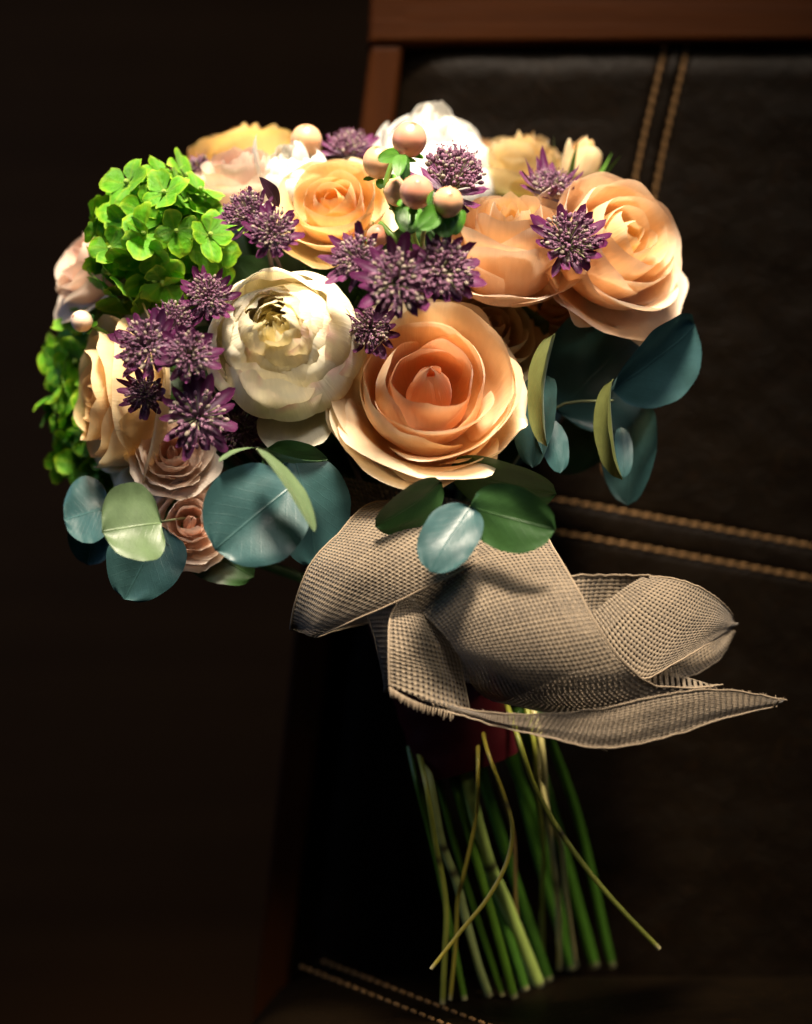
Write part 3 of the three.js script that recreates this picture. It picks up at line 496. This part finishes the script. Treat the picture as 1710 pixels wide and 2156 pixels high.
sprig('eucalyptus sprig with twin leaves lying on the burlap knot', [[[[900, 1230, 0.0], [930, 1120, 0.04], [985, 1070, 0.072], [1000, 1062, 0.076]], 4]], [
  [[992, 1068, 0.085], [905, 1205, 0.098], 122, 14, M.eucBlue, { skew: 1.0, fat: 2.2 }],
  [[990, 1066, 0.085], [1170, 1115, 0.096], 140, 8, M.eucGreen, { skew: 0.95, fat: 2.2 }],
  [[930, 1015, 0.068], [790, 1110, 0.072], 110, -38, M.eucGreen, { skew: 0.95 }],
  [[950, 980, 0.05], [1172, 1040, 0.055], 126, 34, M.eucGreen, { skew: 0.9 }] ]);
sprig('dark eucalyptus sprig with folded olive leaves under the salmon rose', [[[[930, 1230, -0.01], [1080, 980, 0.0], [1170, 858, 0.012], [1292, 843, 0.026]], 4]], [
  [[1170, 865, 0.0], [1350, 690, -0.01], 270, 12, M.eucBlue, { skew: 1.0, round: 0.45 }],
  [[1190, 880, -0.02], [1290, 950, -0.03], 200, 24, M.eucGreen, {}],
  [[1288, 820, 0.028], [1462, 682, 0.012], 190, 40, M.eucBlue, { skew: 1.0, cup: 0.3 }],
  [[1292, 798, 0.040], [1310, 1010, 0.044], 92, 70, M.eucOlive, { cup: 0.35, fold: 0.2 }],
  [[1168, 702, 0.052], [1152, 940, 0.055], 96, 70, M.eucOlive, { cup: 0.3, fold: 0.2 }],
  [[1150, 790, 0.030], [1122, 985, 0.032], 110, 34, M.eucBlue, { cup: 0.2, skew: 0.8 }],
  [[1142, 880, 0.028], [1180, 996, 0.034], 70, -30, M.eucBlue, {}],
  [[1345, 840, -0.005], [1322, 1064, 0.0], 120, 20, M.eucBlue, { cup: 0.25 }],
  [[1308, 900, 0.015], [1314, 1006, 0.022], 40, -20, M.eucBlue, {}] ]);
{ const g = whole('collar_foliage', 'dark green leaves filling the gaps under the flowers');
  const r = rng(77);
  for (let i = 0; i < 46; i++) { const a = r() * 6.283, q = 0.35 + 0.5 * r(), bx = 800 + Math.cos(a) * 150, by = 820 + Math.sin(a) * 100; leaf(g, [bx, by, -0.02], [790 + Math.cos(a) * 560 * q, 720 + Math.sin(a) * 330 * q, 0.02 * (1 - q) + 0.015 * r() - 0.01], 130 + 60 * r(), (r() - 0.5) * 80, M.filler, { nu: 8, nv: 10 }); }
  for (let i = 0; i < 40; i++) { const a = i * 2.4, q = 0.3 + 0.62 * Math.sqrt((i + 0.5) / 40), x = 785 + Math.cos(a) * 560 * q, y = 640 + Math.sin(a) * 350 * q; leaf(g, [850, 960, -0.03], [x, y, -0.06 - 0.03 * r() * (1 - q)], 190 + 60 * r(), (r() - 0.5) * 50, M.filler, { nu: 8, nv: 10 }); }
  leaf(g, [588, 435, 0.045], [546, 372, 0.055], 34, 30, leafMat(0.035, 0.008, 0.02), { fat: 1.6, round: 0.8 });
}

// ---------------------------------------------------------------- burlap ribbon
const ribbon = whole('burlap_ribbon', 'wide natural burlap ribbon tied in a loose bow around the stems');
function strip(name, A, B, o = {}) {                   // cloth between two edges, given as [px, py, z] rows
  const ca = new THREE.CatmullRomCurve3(A.map((q) => P(...q)), false, 'centripetal'), cb = new THREE.CatmullRomCurve3(B.map((q) => P(...q)), false, 'centripetal');
  const len = (ca.getLength() + cb.getLength()) / 2, nv = o.nv ?? 64, nu = o.nu ?? 28, mid = ca.getPoint(0.5).distanceTo(cb.getPoint(0.5)), wid = o.width ?? Math.max(mid, 0.05);
  const geo = grid(nu, nv, (u, v) => {
    const a = ca.getPoint(v), b = cb.getPoint(v), ta = ca.getTangent(v).add(cb.getTangent(v)), ac = b.clone().sub(a), n = new THREE.Vector3().crossVectors(ta, ac).normalize(); if (n.z < 0) n.negate();
    const p = a.lerp(b, u), h = (o.bulge ?? 0) * Math.sin(Math.PI * u) * (o.bv ? o.bv(v) : 1) + (o.wave ? o.wave(u, v) : 0) + 0.0010 * noise(u * 3 + (o.seed ?? 0), v * 5, 2) * Math.min(1, 6 * u * (1 - u) + 0.3);
    p.addScaledVector(n, h); if (o.sag) p.y -= LEN(o.sag) * Math.sin(Math.PI * u) * v ** 4; const j = 0.0006 * (u === 0 || u === 1 ? noise(v * 90, u * 7 + (o.seed ?? 0)) : 0);
    return { p: [p.x, p.y + j, p.z], uv: [(u * wid) / 0.037, (v * len) / 0.037] };
  });
  const uv = geo.attributes.uv, an = o.ang ?? 0; for (let i = 0; i < uv.count; i++) { const x = uv.getX(i), y = uv.getY(i); uv.setXY(i, x * Math.cos(an) - y * Math.sin(an), x * Math.sin(an) + y * Math.cos(an)); }
  for (const k of o.hem ?? [0, 1]) {
    const pp = [], ps = geo.attributes.position; for (let j = 0; j <= nv; j += 2) { const i = j * (nu + 1) + k * nu; pp.push(V(ps.getX(i), ps.getY(i), ps.getZ(i) + 0.0002)); }
    wmesh('selvage', tube(pp, [0.0004], 6, Math.min(120, nv * 2)), M.thread, ribbon);
  }
  return wmesh(name, geo, M.burlap, ribbon);
}
// knot wrapped round the neck
wmesh('neck_wrap', (() => { const ax0 = P(850, 1030, -0.01), ax1 = P(925, 1420, -0.005); return grid(48, 20, (u, v) => { const c = ax0.clone().lerp(ax1, v), r = lerp(LEN(165), LEN(108), Math.pow(v, 0.6)) * (1 + 0.03 * noise(Math.cos(u * 6.283) * 2, v * 3, Math.sin(u * 6.283) * 2)), a = u * 6.283; return { p: [c.x + Math.cos(a) * r, c.y - Math.cos(a) * r * 0.2, c.z + Math.sin(a) * r * 0.85], uv: [u * 0.17 / 0.037, v * 0.08 / 0.037] }; }); })(), M.burlap, ribbon);
strip('loop', [[900, 1060, 0.03], [780, 1060, 0.042], [715, 1120, 0.054], [650, 1195, 0.058], [612, 1318, 0.05], [640, 1318, 0.028], [760, 1290, 0.01]], [[1100, 1140, 0.045], [1040, 1166, 0.068], [950, 1212, 0.080], [830, 1268, 0.076], [668, 1341, 0.056], [705, 1328, 0.028], [820, 1300, 0.01]], { bulge: 0.007, seed: 1, bv: (v) => Math.sin(Math.min(1, v * 1.5) * Math.PI), width: 0.055 });
strip('drape', [[830, 1272, 0.066], [880, 1288, 0.074], [925, 1328, 0.080], [958, 1368, 0.081], [980, 1400, 0.079], [995, 1440, 0.073], [1040, 1475, 0.060], [1110, 1462, 0.034]], [[1150, 1128, 0.055], [1182, 1182, 0.068], [1218, 1245, 0.082], [1262, 1322, 0.090], [1320, 1398, 0.090], [1378, 1440, 0.080], [1515, 1443, 0.055], [1480, 1440, 0.036]], { bulge: 0.011, seed: 2, width: 0.066, hem: [1], wave: (u, v) => 0.0016 * Math.sin(u * 7 + v * 3) * Math.sin(Math.PI * v) });
strip('fold', [[838, 1270, 0.066], [822, 1300, 0.073], [818, 1370, 0.081], [820, 1444, 0.083]], [[870, 1268, 0.066], [925, 1318, 0.073], [960, 1368, 0.071], [976, 1430, 0.066], [990, 1503, 0.074]], { bulge: 0.005, seed: 3, sag: 13, width: 0.03 });
strip('tail', [[895, 1472, 0.078], [950, 1485, 0.078], [1000, 1496, 0.08], [1060, 1503, 0.083], [1200, 1500, 0.086], [1290, 1488, 0.086], [1400, 1463, 0.082], [1520, 1452, 0.072], [1655, 1474, 0.06]], [[880, 1468, 0.079], [930, 1492, 0.080], [990, 1512, 0.081], [1060, 1532, 0.083], [1160, 1554, 0.086], [1270, 1575, 0.087], [1390, 1556, 0.083], [1520, 1514, 0.073], [1636, 1486, 0.063]], { bulge: 0.001, seed: 4, width: 0.03, nu: 16, nv: 90 });
strip('loop', [[1362, 1211, 0.026], [1450, 1227, 0.032], [1508, 1258, 0.026], [1538, 1290, 0.014], [1546, 1312, 0.004]], [[1240, 1300, 0.036], [1300, 1390, 0.046], [1352, 1428, 0.052], [1430, 1392, 0.050], [1500, 1350, 0.036], [1544, 1318, 0.008]], { bulge: 0.005, seed: 5, width: 0.045, nv: 80, bv: (v) => 0.4 + 0.6 * Math.sin(Math.PI * Math.min(1, v + 0.2)) });
strip('loop_inside', [[1340, 1400, 0.020], [1420, 1370, 0.018], [1500, 1330, 0.008], [1547, 1312, 0.002]], [[1356, 1442, 0.036], [1440, 1428, 0.030], [1512, 1390, 0.018], [1547, 1330, 0.002]], { bulge: -0.003, seed: 9, width: 0.02, nv: 40 });
strip('loop_inside', [[1150, 1220, 0.020], [1210, 1212, 0.020], [1290, 1211, 0.016], [1368, 1211, 0.030]], [[1210, 1330, 0.030], [1240, 1335, 0.030], [1270, 1330, 0.022], [1300, 1310, 0.024]], { bulge: -0.004, seed: 8, width: 0.03, nv: 40 });
strip('tail_behind', [[770, 1285, 0.03], [790, 1350, 0.032], [805, 1420, 0.03], [812, 1455, 0.028]], [[850, 1285, 0.036], [840, 1350, 0.04], [835, 1420, 0.036], [818, 1458, 0.03]], { bulge: 0.002, seed: 7, nu: 10, nv: 24 });
{ // frayed ends
  const r = rng(9), gs = [];
  const fr = new THREE.CatmullRomCurve3([P(821, 1446, 0.084), P(848, 1463, 0.0845), P(890, 1482, 0.083), P(955, 1500, 0.080)]);
  for (let i = 0; i < 34; i++) { const p = fr.getPoint(i / 33), q = p.clone().add(V(LEN(-3 + 3 * r()), LEN(-12 - 7 * r()), 0.001 * (r() - 0.5))); gs.push(tube([p, p.clone().lerp(q, 0.5).add(V(LEN(r() - 0.5), 0, 0.0004)), q], [0.00042, 0.0003], 5, 3)); }
  for (const [a, b] of [[[1440, 1450], [1522, 1441]], [[1600, 1462], [1657, 1474]], [[1262, 1572], [1278, 1582]], [[1640, 1474], [1628, 1490]], [[1500, 1446], [1500, 1452]]]) gs.push(tube([P(a[0], a[1], 0.07), P((a[0] + b[0]) / 2, (a[1] + b[1]) / 2 + 2, 0.068), P(b[0], b[1], 0.064)], [0.0005, 0.0003], 5, 4));
  const edge = (pts) => { const c = new THREE.CatmullRomCurve3(pts.map((q) => P(...q))); for (let i = 0; i < 120; i++) { const p = c.getPoint(r()), q = p.clone().add(V((r() - 0.5) * 0.0016, (r() - 0.3) * 0.0018, (r() - 0.5) * 0.001)); gs.push(tube([p, p.clone().lerp(q, 0.5), q], [0.00018], 3, 2)); } };
  edge([[950, 1485, 0.078], [1060, 1503, 0.083], [1200, 1500, 0.086], [1290, 1488, 0.086], [1400, 1463, 0.082], [1520, 1452, 0.072], [1655, 1474, 0.06]]);
  edge([[1060, 1532, 0.069], [1160, 1554, 0.072], [1270, 1575, 0.073], [1390, 1556, 0.068], [1520, 1514, 0.06], [1636, 1486, 0.055]]);
  wmesh('frayed_threads', mergeGeometries(gs), M.thread, ribbon).userData = { kind: 'stuff' };
}
// dark red satin binding
{ const g = whole('stem_wrap', 'dark red satin wrapped around the stems below the bow'); const a = P(884, 1280, -0.012), b = P(988, 1613, -0.016), ax = b.clone().sub(a).normalize(), sx = V(-ax.y, ax.x, 0).normalize().negate(), R = LEN(114, -0.01);
  wmesh('satin_band', grid(56, 30, (u, v) => { const c = a.clone().lerp(b, v), t = u * 6.283, r = R * (1 + 0.012 * Math.sin(v * 34 + u * 6.283) + 0.02 * noise(Math.cos(t) * 2, v * 6, Math.sin(t) * 2)) * (1 - 0.04 * v); return { p: [c.x + sx.x * Math.cos(t) * r, c.y + sx.y * Math.cos(t) * r, c.z + Math.sin(t) * r * 0.9] }; }), M.satin, g); }

// ---------------------------------------------------------------- cut stems below the binding
const GRN = [0.065, 0.14, 0.008], DGR = [0.04, 0.11, 0.008], OLV = [0.22, 0.23, 0.03], YEL = [0.34, 0.27, 0.03], TAN = [0.38, 0.33, 0.12], PALE = [0.33, 0.43, 0.09], GREY = [0.25, 0.29, 0.09];
const cx = (x) => 769 + x * 0.4025, cy = (y) => 1457 + y * 0.4025;
function cutStem(label, pts, w, col, z0, z1, nodes = []) {
  const g = whole('cut_stem', label), n = pts.length, end = pts[n - 1];
  const ze = z1 ?? clamp(D * (1 - SEAT / (-(cy(end[1]) - 1078) * PX)), -0.088, 0.02);
  const q = pts.map(([x, y], i) => P(cx(x), cy(y), lerp(z0, ze, i / (n - 1))));
  q[0].z = Math.min(q[0].z, -0.012);
  if (z1 === undefined) q[n - 1].y = SEAT + 0.0009;
  const R = LEN(w * 0.4025 / 2, z0), sd = pts[0][0] * 0.013;
  wmesh('stalk', tube(q, nodes.length ? [R, R, R * 1.08, R] : [R * 0.95, R, R * 1.02], 12, 40, (t, u) => {
    let c = col; const v = 1 + 0.22 * noise(t * 9, sd, u * 2) + 0.15 * noise(t * 30, sd, 3); for (const k of nodes) c = mixc(c, [0.03, 0.02, 0.008], Math.exp(-(((t - k) / 0.016) ** 2)));
    c = mixc(c, [0.5, 0.42, 0.2], sstep(0.985, 1, t)); return [c[0] * v, c[1] * v, c[2] * v];
  }), M.stem, g);
}
cutStem('thick pale green stem, widest of the bundle', [[470, 200], [520, 400], [640, 880], [740, 1120], [910, 1548]], 72, PALE, 0.012, undefined, [0.5]);
cutStem('thin yellow stem curling across the front of the bundle', [[620, 200], [650, 340], [730, 550], [770, 700], [745, 880], [640, 1080], [510, 1240], [345, 1450]], 22, YEL, 0.022, 0.03, [0.42]);
cutStem('thin brownish yellow stem bent at a joint', [[600, 200], [590, 400], [580, 650], [510, 980], [485, 1080], [475, 1300], [445, 1620]], 21, YEL, 0.02, undefined, [0.61]);
cutStem('olive stem with dark joint at the outer edge of the bundle', [[270, 300], [320, 490], [370, 800], [400, 950], [425, 1150], [415, 1400], [405, 1640]], 30, OLV, 0.012, undefined, [0.47]);
cutStem('grey green stem with brown joints behind the olive stem', [[290, 300], [345, 490], [405, 800], [480, 1000], [530, 1200], [600, 1450], [650, 1600]], 42, GREY, 0.006, undefined, [0.4, 0.5]);
cutStem('thin yellow green stem straying outward from the bundle', [[760, 100], [805, 250], [890, 500], [1060, 790], [1280, 1070], [1540, 1345]], 27, OLV, 0.02, 0.02, [0.55]);
cutStem('straight thin olive stem beside two tan stems', [[860, 100], [880, 240], [900, 550], [930, 800], [925, 1100], [930, 1400]], 27, OLV, 0.012, -0.07);
cutStem('tan stem with two dark joints', [[890, 100], [920, 250], [950, 600], [985, 900], [1010, 1150], [1015, 1450]], 33, TAN, 0.01, -0.06, [0.37, 0.66]);
cutStem('tan stem with pale cut end next to the jointed one', [[900, 300], [960, 640], [1020, 780], [1050, 1050], [1100, 1420]], 27, TAN, 0.004, -0.065);
cutStem('thin brown stem half hidden behind the widest stem', [[660, 300], [700, 500], [770, 720], [790, 1100], [820, 1550]], 20, [0.16, 0.10, 0.03], -0.006, undefined);
for (const [pts, w, c, z] of [[[[230, 300], [275, 490], [335, 720], [400, 1000], [520, 1620]], 34, GRN, 0.0], [[[330, 300], [385, 480], [470, 800], [560, 1100], [720, 1600]], 32, GRN, -0.01], [[[400, 250], [455, 430], [560, 800], [700, 1300], [780, 1610]], 46, GRN, -0.002], [[[690, 150], [740, 290], [900, 700], [1090, 1400]], 60, DGR, -0.02], [[[900, 100], [970, 260], [1110, 650], [1290, 1190]], 50, DGR, -0.02], [[[800, 100], [880, 300], [1000, 700], [1200, 1370]], 62, DGR, -0.03], [[[560, 200], [620, 450], [740, 850], [960, 1520]], 56, DGR, -0.03], [[[480, 300], [540, 600], [680, 1050], [840, 1570]], 50, DGR, -0.025], [[[760, 150], [800, 420], [900, 850], [1080, 1460]], 48, DGR, -0.04]])
  cutStem('dark green stem deep inside the shaded bundle', pts, w, c, z, undefined);

renderer.render(scene, camera);
